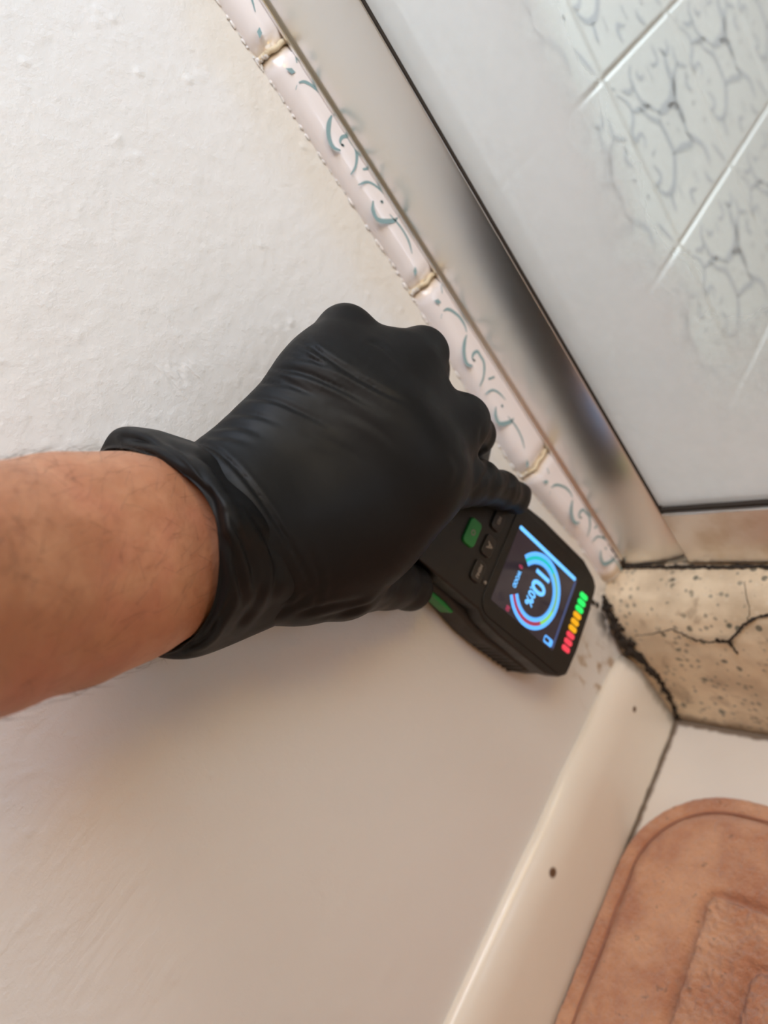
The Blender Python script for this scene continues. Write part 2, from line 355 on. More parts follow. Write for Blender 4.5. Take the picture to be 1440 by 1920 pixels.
def tile_wall():
    V = []; F = []; fm = []
    y_lo = .300
    for i in range(-2, 7):
        for j in range(-8, 3):
            ya = TY0 + i * TS; za = TZ0 - (j + 1) * TS; g = .0011
            y0, y1, z0, z1 = ya + g, ya + TS - g, za + g, za + TS - g
            if y1 < y_lo: continue
            y0 = max(y0, y_lo); b = len(V); e = .0022
            V += [(TX - .003, y0, z0), (TX - .003, y1, z0), (TX - .003, y1, z1), (TX - .003, y0, z1),
                  (TX, y0 + e, z0 + e), (TX, y1 - e, z0 + e), (TX, y1 - e, z1 - e), (TX, y0 + e, z1 - e)]
            for k in range(4): F.append((b + k, b + (k + 1) % 4, b + 4 + (k + 1) % 4, b + 4 + k)); fm.append(0)
            F.append((b + 4, b + 5, b + 6, b + 7)); fm.append(0)
            if j < -3 or j > 2 or i > 4: continue
            f0 = len(F)
            for pts, wd in loc_st:
                pts = [p for p in pts if .012 < p[0] < .988 and .012 < p[1] < .988]
                if len(pts) < 2 or min(p[0] for p in pts) * TS + ya < y_lo + .004: continue
                stroke_faces(pts, wd, V, F, 0, mk=lambda a, c, ya=ya, zt=za + TS: (TX + .0002, ya + a * TS, zt - c * TS))
            fm += [1] * (len(F) - f0)
    b = len(V); V += [(TX - .003, y_lo, 0), (TX - .003, 1.6, 0), (TX - .003, 1.6, 1.6), (TX - .003, y_lo, 1.6)]; F.append((b, b + 1, b + 2, b + 3)); fm.append(2)
    o = mesh_obj('wall_shower', V, F, [M['tile'], M['wallpattern'], M['tile_grout']], smooth=False, fmat=fm); tag(o, kind='structure')
tile_wall()

# glazed edging tiles between plaster and shower frame
def trim_px(x, y): p = on(500 + x / 7.2, 100 + y / 7.2, 0, .0088); return p[1], p[2]
def trim_px2(x, y): p = on(400 + x / 2.88, y / 2.88, 0, .0088); return p[1], p[2]
TR = [([trim_px(*p) for p in pts], w_) for pts, w_ in (
  ([(435,400),(490,390),(560,415),(640,470),(740,560),(830,690),(870,800)], .0011),
  ([(870,850),(840,930),(825,1060),(850,1200),(900,1280),(985,1315)], .0015), ([(1020,1250),(985,1200),(1010,1140),(1080,1130),(1130,1200),(1190,1290),(1210,1400),(1190,1540),(1130,1640)], .0011),
  ([(385,500),(400,440)], .0006), ([(380,20),(400,130)], .0012), ([(1300,1570),(1390,1560)], .0022), ([(1010,1240),(1030,1250)], .0022))]
TR += [([trim_px2(*p) for p in pts], w_) for pts, w_ in (
  ([(780,1000),(830,985),(880,1010),(930,1060)], .0008), ([(860,1090),(860,1140),(890,1190),(965,1195),(990,1180)], .0015), ([(905,1090),(909,1093)], .0028),
  ([(950,1160),(1010,1230),(1050,1300),(1070,1370)], .0008))]
DIA = [[trim_px(*p) for p in ((250,210),(330,205),(385,265),(330,285))], [trim_px2(*p) for p in ((1087,1440),(1097,1467),(1087,1497),(1077,1467))]]
TJ = [.751, .620, .4889, .357, .2265, .095]
def trim_tile(k):
    zt, zb = TJ[k] - .0010, TJ[k + 1] + .0010
    zb = max(zb, .1165)
    r = .0092; prof = [(0, 0)] + [(r * (1 - math.cos(a)) ** .9 * 0 + r * math.sin(a), r * (1 - math.cos(a))) for a in np.linspace(.15, math.pi / 2, 9)] + [(r, .0150), (r, .0285)]
    V = []; F = []; fm = []; ns = 26; n = len(prof); e = .0024
    for i in range(ns + 1):
        t = i / ns; z = zt + (zb - zt) * t
        edge = min(z - zb, zt - z); dip = max(0, 1 - edge / e) ** 2 * .0026
        for (x, dy) in prof: V.append((max(x - dip, 0) if x > 0 else -.003, FIL(z) + .0005 + dy + dip * .6, z))
    for i in range(ns):
        for j in range(n - 1): a = i * n + j; F.append((a, a + n, a + n + 1, a + 1)); fm.append(0)
    for i in (0, ns): F.append([i * n + j for j in range(n)]); fm.append(0)
    dz = TJ[k] - TJ[2]
    zlo = zb + .0015
    mk = lambda y, z: (r + .00012 if y > FIL(z + dz) + .0155 - .0 else r * .98 + .0003, y + (FIL(z + dz) - FIL(z)), max(z + dz, zlo))
    f0 = len(F)
    if k in (1, 2, 3, 4):
        for pts, w_ in TR:
            if min(p[1] for p in pts) + dz < zlo: 
                if k == 4 and max(p[1] for p in pts) + dz < zlo: continue
            stroke_faces(pts, w_ * 1.7, V, F, 0, mk=mk)
        for d in DIA:
            if min(p[1] for p in d) + dz < zlo: continue
            b = len(V); V += [mk(*p) for p in d]; F.append((b, b + 1, b + 2, b + 3))
    fm += [1] * (len(F) - f0)
    tag(mesh_obj('trim_%d' % (k + 1), V, F, [M['trimtile'], M['pattern']], fmat=fm), kind='structure')
for k in range(5): trim_tile(k)
# yellowed grout in the joints and crumbly filler along the plaster edge
V = []; F = []
def lump(c, r, V, F, sq=(1, 1, 1), seg=7):
    b = len(V); rr = [1 + random.uniform(-.25, .25) for _ in range(seg * 4)]
    for i in range(1, 4):
        for j in range(seg):
            th = math.pi * i / 4; ph = 2 * math.pi * j / seg; q_ = rr[i * seg + j - seg]
            V.append((c[0] + sq[0] * r * q_ * math.sin(th) * math.cos(ph), c[1] + sq[1] * r * q_ * math.sin(th) * math.sin(ph), c[2] + sq[2] * r * q_ * math.cos(th)))
    V.append((c[0], c[1], c[2] + sq[2] * r)); V.append((c[0], c[1], c[2] - sq[2] * r)); t = len(V) - 2
    for i in range(2):
        for j in range(seg): a = b + i * seg + j; d = b + i * seg + (j + 1) % seg; F.append((a, a + seg, d + seg, d))
    for j in range(seg): F.append((t, b + j, b + (j + 1) % seg)); F.append((t + 1, b + 2 * seg + (j + 1) % seg, b + 2 * seg + j))
z = .125
while z < .60:
    lump((.0004, FIL(z) + .001 + random.uniform(-.0012, .0006), z), random.uniform(.0004, .0013), V, F, (.6, .9, random.uniform(1, 2.6))); z += random.choice([.0008, .0011, .0016, .0030, .0050])
for jz in TJ[1:5]:
    for t in range(4): lump((.001 + .001 * t, FIL(jz) + .001 + t * .0008, jz + random.uniform(-.0006, .0006)), random.uniform(.0010, .0015), V, F)
tag(mesh_obj('trim_6', V, F, M['white_grout']), kind='structure')
V = []; F = []
for jz in TJ[1:5]:
    for t in range(60): lump((.0072 * min(1, math.sin(min(1, t / 18) * 1.57)) + .0003, FIL(jz) + .001 + t * .00040, jz + .0004 * math.sin(t * .25)), random.uniform(.00125, .00145), V, F, (.9, 1, 1.0))
tag(mesh_obj('trim_7', V, F, M['grout']), kind='structure')

# skirting
def sweep_y(name, prof, ys, mat, endfn=None, kind='structure'):
    V = []; F = []; n = len(prof)
    for y in ys:
        for (x, z) in prof: V.append(endfn(x, y, z) if endfn else (x, y, z))
    for i in range(len(ys) - 1):
        for j in range(n - 1): a = i * n + j; F.append((a, a + 1, a + n + 1, a + n))
    F.append([(len(ys) - 1) * n + j for j in range(n)][::-1]); F.append(list(range(n)))
    o = mesh_obj(name, V, F, mat); tag(o, kind=kind); return o
def base_end(x, y, z):
    t = max(0, (y - .236) / .021); drop = .003 * t * t * (z / .074)
    return (x * (1 - .15 * t * t) , y - .001 * t * max(0, (z - .03) / .045), z - drop + .0004 * math.sin(y * 90))
prof = [(-.002, .0738), (.0008, .0745)] + [(.0008 + .0110 * math.sin(a), .0485 + .0260 * math.cos(a)) for a in np.linspace(.12, math.pi / 2, 14)] + [(.0120, .030), (.0122, .0)]
sweep_y('baseboard_left', prof, list(np.linspace(-1.2, .1, 20)) + list(np.linspace(.11, .257, 40)), M['base'], base_end)

# terrazzo curb
CP = [(.2555, 0), (.2558, .03), (.2565, .055), (.2580, .075), (.2615, .091), (.2670, .103), (.2750, .1115), (.2850, .1160), (.2960, .1172), (.3700, .1178), (.3700, 0)]
curb = bpy.data.objects.new('shower_curb', None); curb.location = (0, .3, 0); COL.objects.link(curb)
def put(o, parent): o.parent = parent; o.matrix_parent_inverse = Matrix.Translation(-parent.location); return o
tag(curb, 'cream terrazzo shower curb with dark chips, a long crack and black mould at the wall', 'curb')
dens = []
for i in range(len(CP) - 1):
    for t in np.linspace(0, 1, 5)[:-1]: dens.append(tuple(np.array(CP[i]) * (1 - t) + np.array(CP[i + 1]) * t))
dens.append(CP[-1]); V = []; F = []; xs = list(np.linspace(-.003, .35, 90)) + [.6, 1.2]
for x in xs:
    for (y, z) in dens:
        q_ = noise.noise(Vector((x * 40, y * 40, z * 40))) * .0012 + noise.noise(Vector((x * 160, y * 160, z * 160))) * .0004
        V.append((x, y + (q_ if 0 < z < .118 else 0), z + (q_ if z > .1 else 0)))
n = len(dens)
for i in range(len(xs) - 1):
    for j in range(n - 1): a = i * n + j; F.append((a, a + n, a + n + 1, a + 1))
put(mesh_obj('stone', V, F, M['terrazzo']), curb)
def on_curb(u, v):
    r = ray(u, v); best = None
    for (y0, z0), (y1, z1) in zip(CP[:-2], CP[1:-1]):
        nn = np.array([0, z1 - z0, -(y1 - y0)]); den = r @ nn
        if abs(den) < 1e-9: continue
        t = ((np.array([0, y0, z0]) - CAM) @ nn) / den; p = CAM + r * t
        s_ = ((p[1] - y0) * (y1 - y0) + (p[2] - z0) * (z1 - z0)) / ((y1 - y0) ** 2 + (z1 - z0) ** 2)
        if -.02 <= s_ <= 1.02 and (best is None or t < best[0]): best = (t, p)
    return best[1] if best else None
V = []; F = []
def crack(pts, w0, w1):
    P = []
    for i in range(len(pts) - 1):
        for t in np.linspace(0, 1, 9)[:-1]: P.append(np.array(pts[i]) * (1 - t) + np.array(pts[i + 1]) * t + rng.normal(0, .9, 2))
    P.append(np.array(pts[-1], float)); P = np.array(P); T = np.gradient(P, axis=0); T /= np.linalg.norm(T, axis=1)[:, None]; N = np.stack([-T[:, 1], T[:, 0]], 1)
    b = len(V); k = 0
    for i, (p, nn) in enumerate(zip(P, N)):
        wd = (w0 + (w1 - w0) * i / len(P)) * random.uniform(.6, 1.3)
        a, c = on_curb(*(p + nn * wd)), on_curb(*(p - nn * wd))
        if a is None or c is None: continue
        off = np.array([0, -.0011, .0011]); V.append(a + off); V.append(c + off); k += 1
    for i in range(k - 1): F.append((b + 2 * i, b + 2 * i + 1, b + 2 * i + 3, b + 2 * i + 2))
crack([(1192,1192),(1230,1188),(1262,1180),(1285,1190),(1305,1200),(1335,1204),(1365,1202)], .8, 2.2)
crack([(1345,1200),(1368,1203),(1382,1190),(1396,1172),(1420,1158),(1460,1148)], 2.5, 3.2)
crack([(1366,1200),(1376,1212),(1386,1226)], 4, 1.2)
crack([(1398,1090),(1402,1115),(1408,1150),(1404,1165)], .5, .8)
put(mesh_obj('crack', V, F, M['seal']), curb)['label'] = 'black branching crack'

# black, ragged sealant where curb, wall and skirting meet
V = []; F = []
path = [(1128,1118,.003),(1140,1135,.003),(1150,1160,.004),(1160,1185,.005),(1172,1205,.006),(1188,1222,.008),(1205,1238,.010),(1222,1256,.012),(1238,1276,.013),(1252,1300,.0135),(1264,1328,.014),(1272,1350,.014)]
for i in range(len(path) - 1):
    for t in np.linspace(0, 1, 7)[:-1]:
        a = np.array(path[i]) * (1 - t) + np.array(path[i + 1]) * t
        p = on_curb(a[0], a[1]); 
        if p is None or p[0] < -.004: p = on(a[0], a[1], 0, .001)
        rr = [.0038, .0048, .0044, .0052, .0062, .0050, .0040, .0042, .0034, .0026, .0026, .0036][i] if i < 12 else .003
        for _ in range(9):
            lump(p + rng.normal(0, rr * .42, 3) * np.array([.8, .5, 1]), rr * random.uniform(.14, .42), V, F, (1, .7, 1.3))
for a in ((1112,1130),(1120,1134),(1104,1138),(1130,1140)):
    lump(on(a[0], a[1], 0, .0), .0022, V, F, (.5, 1, 1))
tag(mesh_obj('corner_sealant', V, F, M['seal']), 'ragged black mouldy sealant in the corner between curb, plaster wall and skirting', 'sealant')

# shower screen: jamb, rail, gasket, pane
scr = bpy.data.objects.new('shower_screen', None); scr.location = (.03, .30, .118); COL.objects.link(scr)
tag(scr, 'aluminium framed shower screen with soap-filmed, haze-painted glass pane standing on the terrazzo curb', 'shower screen')
YJ = .298
V = []; F = []; nj = 15                                        # jamb face: slightly bowed extrusion
for z in (.1178, 1.9):
    for i in range(nj): t = i / (nj - 1); V.append((.0098 + .0433 * t, YJ + .0046 * t * t, z))
    V += [(.0531, YJ + .026, z), (.0098, YJ + .026, z)]
nn = nj + 2
for i in range(nn): F.append((i, (i + 1) % nn, nn + (i + 1) % nn, nn + i))
F += [list(range(nn))[::-1], list(range(nn, 2 * nn))]
o = mesh_obj('wall_jamb', V, F, M['metal']); bevel(o, .0004, 2, 40); put(o, scr)['label'] = 'polished metal jamb against the wall'
put(box('jamb_flange', (.0093, YJ - .0022, .125), (.0112, YJ + .001, 1.9), M['metal'], bev=.0004), scr)
put(box('gasket', (.0528, YJ + .0052, .119), (.0558, YJ + .014, .166), M['seal'], bev=.0003), scr)
put(box('gasket_strip', (.0528, YJ + .0050, .166), (.0541, YJ + .012, 1.9), M['seal'], bev=.0002), scr)
put(box('bottom_rail', (.0560, YJ + .0005, .1195), (1.1, YJ + .026, .1625), M['rail'], bev=.001), scr)['label'] = 'stained metal bottom rail'
put(box('rail_gasket', (.0556, YJ + .003, .1625), (1.1, YJ + .012, .1648), M['seal'], bev=.0004), scr)
put(box('glass_pane', (.0545, YJ + .006, .1630), (1.1, YJ + .010, 1.9), M['glass']), scr)['label'] = 'clear glass with a soap film and painted reflection haze'
V = []; F = []
x = -.004
while x < .20:
    lump((x, YJ - .0012 + random.uniform(-.0006, .0006), .1180), random.uniform(.0010, .0020), V, F, (1.4, .9, .7)); x += .0013
z = .12
while z < .165:
    lump((.0095, YJ - .0015, z), random.uniform(.0007, .0019) * (1 - (z - .12) / .07), V, F, (.8, .9, 1.2)); z += .0011
put(mesh_obj('joint_grime', V, F, M['seal']), scr)['label'] = 'dark mouldy joint under the frame'

# ------------------------------------------------------------------ bath mat
def bath_mat():
    root = bpy.data.objects.new('bath_mat', None); root.location = (.25, -.05, 0); COL.objects.link(root)
    tag(root, 'dusty pink plush bath mat with rounded corner and embossed nested rectangles on the floor', 'bath mat')
    x0, x1, y0, y1, Rr = .0125, .48, -.42, .2065, .066
    def rr(x, y, a0, a1, b0, b1, r):
        qx = abs(x - (a0 + a1) / 2) - (a1 - a0) / 2 + r; qy = abs(y - (b0 + b1) / 2) - (b1 - b0) / 2 + r
        return -(math.hypot(max(qx, 0), max(qy, 0)) + min(max(qx, qy), 0) - r)
    sm = lambda a, b, t: (lambda k: k * k * (3 - 2 * k))(min(1, max(0, (t - a) / (b - a))))
    def H(x, y):
        d = rr(x, y, x0, x1, y0, y1, Rr)
        if d <= .0003: return 0.0005
        h = .0085 * min(1, (d / .004)) ** .5
        h += .0035 * sm(.013, .021, d) - .0022 * math.exp(-((d - .0135) / .0011) ** 2)
        for k, (ins, rad) in enumerate(((0, .006), (.0325, .006), (.065, .006))):
            p = rr(x, y, .0770 + ins, x1 - .0645 - ins, y0 + .0645 + ins, .1425 - ins * .93, rad)
            h += (.0050 if k == 0 else .001) * sm(-.001, .005, p) - .0050 * math.exp(-((p + .0006) / .0026) ** 2)
        v = Vector((x * 120, y * 120, 0)); h += .0012 * noise.noise(Vector((x * 45, y * 45, 3))) * sm(.012, .03, d)
        f = noise.noise(v * 5) * .00055 + noise.noise(v * 2.2) * .0006
        p0 = rr(x, y, .0770, x1 - .0645, y0 + .0645, .1425, .006)
        return h + f * (2.6 if p0 > 0 else .8) + .0010 * noise.noise(Vector((x * 95, y * 240, 1))) * (1 if p0 > 0 else .5)
    xs = list(np.arange(x0 - .001, .17, .00085)) + list(np.arange(.17, x1 + .004, .004)); ys = list(np.arange(y0 - .002, .0, .004)) + list(np.arange(.0, y1 + .002, .00085))
    V = []; F = []; idx = {}
    for j, y in enumerate(ys):
        for i, x in enumerate(xs):
            d = rr(x, y, x0, x1, y0, y1, Rr)
            if d < -.002: continue
            idx[i, j] = len(V)
            X_, Y_ = x, y
            if d < 0:   # pull the rim in to the outline
                g = .0004; gx = (rr(x + g, y, x0, x1, y0, y1, Rr) - d) / g; gy = (rr(x, y + g, x0, x1, y0, y1, Rr) - d) / g; X_ -= d * gx; Y_ -= d * gy
            V.append((X_, Y_, H(X_, Y_)))
    for j in range(len(ys) - 1):
        for i in range(len(xs) - 1):
            k = [(i, j), (i + 1, j), (i + 1, j + 1), (i, j + 1)]
            if all(c in idx for c in k): F.append([idx[c] for c in k])
    put(mesh_obj('pile', V, F, M['mat']), root)
    # stitched seam
    V = []; F = []; pts = []
    ins = .0135; r = Rr - ins; cx, cy = x0 + ins + r, y1 - ins - r
    pts += [(x0 + ins, y) for y in np.linspace(y0 + .09, cy, 90)] + [(cx - r * math.cos(a), cy + r * math.sin(a)) for a in np.linspace(0, math.pi / 2, 30)] + [(x, y1 - ins) for x in np.linspace(cx, x1 - .08, 60)]
    for i, (x, y) in enumerate(pts):
        a = pts[min(i + 1, len(pts) - 1)]; b = pts[max(i - 1, 0)]; T = np.array([a[0] - b[0], a[1] - b[1]]); T /= np.linalg.norm(T) + 1e-9
        wob = .0010 * noise.noise(Vector((x * 40, y * 40, 9)))
        for s_ in range(6):
            an = s_ / 6 * 2 * math.pi; o_ = .00045 * math.cos(an) + wob; V.append((x - T[1] * o_, y + T[0] * o_, .0085 + .0010 * 0 + .00045 * math.sin(an)))
        if i:
            for s_ in range(6): p = 6 * i + s_; q_ = 6 * i + (s_ + 1) % 6; F.append((p - 6, q_ - 6, q_, p))
    put(mesh_obj('border_seam', V, F, M['seam']), root)
bath_mat()

# ------------------------------------------------------------------ moisture meter
aV = np.array([0, .19850139, -.98010061]); bV = np.array([0, .98010061, .19850139])
dev = bpy.data.objects.new('moisture_meter', None); COL.objects.link(dev)
DO = np.array([0.0003, .2079, .1969])
dev.matrix_world = Matrix([[-bV[i], aV[i], (1, 0, 0)[i], DO[i]] for i in range(3)] + [[0, 0, 0, 1]])
tag(dev, 'black handheld moisture meter with lit blue gauge and green button, pressed to the wall', 'moisture meter')
def dp(X, Y, h): return DO - bV * X / 1000 + aV * Y / 1000 + np.array([h / 1000, 0, 0])
mm = .001
def prism(name, poly, z0, z1, mat, parent, bev=0.0, inset=0.0):
    P = np.array(poly, float); c = P.mean(0); n = len(P)
    V = [(x * mm, y * mm, z0 * mm) for x, y in P] + [((c[0] + (x - c[0]) * (1 - inset)) * mm, (c[1] + (y - c[1]) * (1 - inset)) * mm, z1 * mm) for x, y in P]
    area2 = sum(P[i][0] * P[(i + 1) % n][1] - P[(i + 1) % n][0] * P[i][1] for i in range(n))
    F = [list(range(n))[::-1], list(range(n, 2 * n))] + [(i, (i + 1) % n, n + (i + 1) % n, n + i) for i in range(n)]
    if area2 < 0: F = [f[::-1] for f in F]
    o = mesh_obj(name, V, F, mat, parent, smooth=False)
    if bev: bevel(o, bev * mm, 3, 25)
    return o
def rrect(cx, cy, w_, h_, r, seg=5):
    P = []
    for sx, sy, a0 in ((1, 1, 0), (-1, 1, 90), (-1, -1, 180), (1, -1, 270)):
        for k in range(seg + 1): a = math.radians(a0 + 90 * k / seg); P.append((cx + sx * (w_ / 2 - r) + r * math.cos(a), cy + sy * (h_ / 2 - r) + r * math.sin(a)))
    return P
half = [(17, -120), (28, -117), (32, -109), (33, -98), (33.5, -34), (36.5, -27), (38, -12), (38, 32), (34, 45), (30, 50.5), (14, 52.5)]
out = [(x, y) for x, y in half] + [(-x, y) for x, y in half[::-1]]
prism('body', out, 17, 28.6, M['body'], dev, 1.4, .012)
lo = [(16, -122), (30, -119), (34.5, -110), (35.5, -98), (36.8, -46), (40.6, -22), (41.2, -8), (39.8, 30), (35, 44), (29, 51.5), (12, 53.5)]
side = prism('side_grip', lo + [(-x, y) for x, y in lo[::-1]], 1.2, 18.2, M['rubber'], dev, 2.2, .03)
for s_ in (-1, 1):
    V = []; F = []
    for k in range(8):                                                 # moulded grip ribs down the flank, one part per side
        y = -6 + 4.6 * k; b = len(V)
        for (xx, yy, zz) in ((38.6, y, 2.5), (41.7 - .1 * k, y + .6, 4.0), (39.7 - .1 * k, y + .4, 17), (37.5, y, 17.6)):
            V += [(s_ * xx * mm, yy * mm, zz * mm), (s_ * xx * mm, (yy + 2.0) * mm, zz * mm)]
        F += [(b, b + 1, b + 3, b + 2), (b + 2, b + 3, b + 5, b + 4), (b + 4, b + 5, b + 7, b + 6), (b, b + 2, b + 4, b + 6), (b + 1, b + 7, b + 5, b + 3), (b, b + 6, b + 7, b + 1)]
    o = mesh_obj('grip_ribs', V, F, M['rubber'], side, smooth=False); bevel(o, .0006, 2)
prism('bezel', rrect(0, 7, 66, 84, 9), 28.2, 29.2, M['body'], dev, .45)
lcd = prism('screen', rrect(.6, .5, 47.5, 59.5, 1.2), 28.9, 29.35, M['lcd'], dev, .1)
def ring(name, r0, r1, a0, a1, mat, z=29.5, n=60, ticks=0):
    V = []; F = []; cx, cy = 2.0, .2
    for i in range(n + 1):
        a = math.radians(a0 + (a1 - a0) * i / n)
        ri = r0 + (.9 if ticks and (i % 2) else 0)
        for r in (ri, r1): V.append(((cx + r * math.sin(a)) * mm, (cy + r * math.cos(a)) * mm, z * mm))
    F = [(2 * i, 2 * i + 2, 2 * i + 3, 2 * i + 1)[::-1] for i in range(n)]
    return mesh_obj(name, V, F, mat, lcd, smooth=False)
ring('gauge_rim', 19.6, 21.9, -146, 144, M['blue'])
ring('gauge_scale', 17.4, 19.6, -146, -62, M['cyan'])['label'] = 'cyan gauge arc'
ring('gauge_scale', 17.4, 19.6, -62, 10, M['olive'])['label'] = 'green gauge arc'
ring('gauge_scale', 17.4, 19.6, 10, 48, M['lime'])['label'] = 'lime gauge arc'
ring('gauge_scale', 17.4, 19.6, 48, 144, M['lcdred'])['label'] = 'red gauge arc'
ring('gauge_ticks', 14.6, 17.4, -146, 144, M['blue'], ticks=1, n=120)
def text(name, body, X, Y, size, mat, parent, z=29.55, sx=1.0, bold=0.0, align='CENTER', rot=0):
    cu = bpy.data.curves.new(name, 'FONT'); cu.body = body; cu.size = size * mm; cu.align_x = align; cu.align_y = 'CENTER'; cu.offset = bold * mm; cu.extrude = .00004
    cu.resolution_u = 3
    tmp = bpy.data.objects.new(name, cu); COL.objects.link(tmp); dg = bpy.context.evaluated_depsgraph_get()
    me = bpy.data.meshes.new_from_object(tmp.evaluated_get(dg)); bpy.data.objects.remove(tmp); me.materials.clear(); me.materials.append(mat)
    o = link(name, me, parent); o.location = (X * mm, Y * mm, z * mm); o.scale = (sx, 1, 1); o.rotation_euler = (0, 0, rot); return o
text('reading', '10', -4.4, .6, 17.5, M['paleblue'], lcd, sx=.90, bold=.45)
text('reading', '.0%', 7.2, -2.2, 9.0, M['paleblue'], lcd, sx=.84, bold=.22)
text('mode_text', 'WOOD', 4.6, -17.0, 4.0, M['paleblue'], lcd, sx=.75, bold=.1)
text('limit_text', '80', 22.0, -15.6, 4.2, M['lcdred'], lcd, sx=.75, bold=.15)
text('limit_text', '0', -3.0, -17.6, 4.2, M['lcdred'], lcd, sx=.8, bold=.25)
prism('side_bar', rrect(-21.9, -.4, 2.3, 57.5, 1.1), 29.3, 29.55, M['paleblue'], lcd)['label'] = 'bright blue edge bar'
prism('top_bar', rrect(1.0, 28.9, 44, 1.5, .7), 29.3, 29.5, M['dimblue'], lcd)['label'] = 'dim blue edge bar'
prism('battery_icon', rrect(21.2, 23.6, 4.4, 8.2, 1.2), 29.36, 29.5, M['blue'], lcd)
prism('battery_gap', rrect(21.2, 22.3, 2.2, 4.2, .4), 29.5, 29.56, M['lcd'], lcd)
for k in range(9):
    c = ('led_green', 'led_amber', 'led_red')[k // 3]
    prism('indicator_light', rrect(-17.4 + k * 4.36, 40.2, 3.3, 7.6, 1.6), 29.0, 29.75, M[c], dev, .25)['label'] = c.split('_')[1] + ' indicator light'
text('print_text', 'MOISTURE DETECTOR', 1.5, -33.4, 3.2, M['print'], dev, z=29.0, sx=1.08)
def key(X, Y, w_, h_, mat, glyph=None, gs=4.5, name='key'):
    k = prism(name, rrect(X, Y, w_, h_, 2.6), 28.0, 30.0, mat, dev, .6, .05)
    if glyph: text('key_symbol', glyph, X, Y, gs, M['print'], k, z=30.08, bold=.12)
    return k
key(1.5, -59.0, 15.5, 9.5, M['green'], 'O', 4.2, 'power_button')['label'] = 'green power button'
key(-15.0, -45.5, 12.5, 8.5, M['key'], 'MD', 3.0); key(.9, -45.0, 12.5, 8.5, M['key'], 'A', 6.0); key(16.5, -45.0, 12.5, 8.5, M['key'], 'MENU', 2.8)
prism('status_light', rrect(18.8, -37.2, 1.8, 1.8, .85), 28.5, 29.4, M['print'], dev)
for k in range(3): prism('speaker_slot', rrect(4 - 5 * k, -76, 1.4, 6, .6), 28.5, 28.85, M['key'], dev)
prism('side_button', [(33, -56), (37.6, -56), (38.4, -38), (36, -36), (34, -40)], 6, 15, M['green'], dev, .8)['label'] = 'green side button'

# ------------------------------------------------------------------ hand, glove and forearm
def cone(P, a, b, ra, rb, sq=None):
    a, b = np.asarray(a), np.asarray(b); ab = b - a; L2 = ab @ ab + 1e-12
    t = np.clip(((P - a) @ ab) / L2, 0, 1); q_ = P - a - t[..., None] * ab
    return np.linalg.norm(q_, axis=-1) - (ra + (rb - ra) * t)
def smin(a, b, k):
    h = np.clip(.5 + .5 * (b - a) / k, 0, 1); return b * (1 - h) + a * h - k * h * (1 - h)
def surface_nets(fn, lo, hi, h):
    ax = [np.arange(lo[i], hi[i] + h, h) for i in range(3)]
    G = np.stack(np.meshgrid(*ax, indexing='ij'), -1).astype(np.float64); D = np.empty(G.shape[:3])
    for i in range(0, G.shape[0], 8): D[i:i + 8] = fn(G[i:i + 8])
    s = D < 0; nx, ny, nz = D.shape
    C = [(i, j, k) for i in (0, 1) for j in (0, 1) for k in (0, 1)]
    sl = lambda c: (slice(c[0], nx - 1 + c[0]), slice(c[1], ny - 1 + c[1]), slice(c[2], nz - 1 + c[2]))
    cnt = sum(s[sl(c)].astype(int) for c in C); act = (cnt > 0) & (cnt < 8)
    I = np.argwhere(act); vid = -np.ones(act.shape, int); vid[tuple(I.T)] = np.arange(len(I))
    acc = np.zeros((len(I), 3)); num = np.zeros(len(I))
    for c in C:
        for a in range(3):
            if c[a]: continue
            d = list(c); d[a] = 1; v0 = D[tuple((I + c).T)]; v1 = D[tuple((I + d).T)]; m = (v0 < 0) != (v1 < 0)
            t = np.where(m, v0 / (v0 - v1 + 1e-20), 0); p = np.tile(np.array(c, float), (len(I), 1)); p[:, a] = t
            acc[m] += p[m]; num[m] += 1
    V = np.array(lo) + (I + acc / num[:, None]) * h; F = []
    for a in range(3):
        b, c = (a + 1) % 3, (a + 2) % 3
        s0 = [slice(None)] * 3; s1 = [slice(None)] * 3; s0[a] = slice(0, -1); s1[a] = slice(1, None)
        E = np.argwhere(s[tuple(s0)] != s[tuple(s1)]); E = E[(E[:, b] > 0) & (E[:, c] > 0) & (E[:, b] < D.shape[b] - 1) & (E[:, c] < D.shape[c] - 1)]
        neg = s[tuple(E.T)]; eb = np.zeros(3, int); eb[b] = 1; ec = np.zeros(3, int); ec[c] = 1
        q_ = np.stack([vid[tuple((E - eb - ec).T)], vid[tuple((E - ec).T)], vid[tuple(E.T)], vid[tuple((E - eb).T)]], 1)
        q_[~neg] = q_[~neg][:, ::-1]; F.append(q_)
    F = np.vstack(F); F = F[(F >= 0).all(1)]; return V, F
def vnormals(V, F):
    n = np.cross(V[F[:, 2]] - V[F[:, 0]], V[F[:, 3]] - V[F[:, 1]]); N = np.zeros_like(V)
    for k in range(4): np.add.at(N, F[:, k], n)
    return N / (np.linalg.norm(N, axis=1)[:, None] + 1e-12)
def catmull(P, k=8):
    P = np.array(P, float); Q = np.vstack([2 * P[0] - P[1], P, 2 * P[-1] - P[-2]]); out = []
    for i in range(1, len(Q) - 2):
        a, b, c, d = Q[i - 1:i + 3]
        for t in np.linspace(0, 1, k, endpoint=False): out.append(.5 * (2 * b + (c - a) * t + (2 * a - 5 * b + 4 * c - d) * t * t + (3 * b - a - 3 * c + d) * t ** 3))
    out.append(P[-1]); return np.array(out)
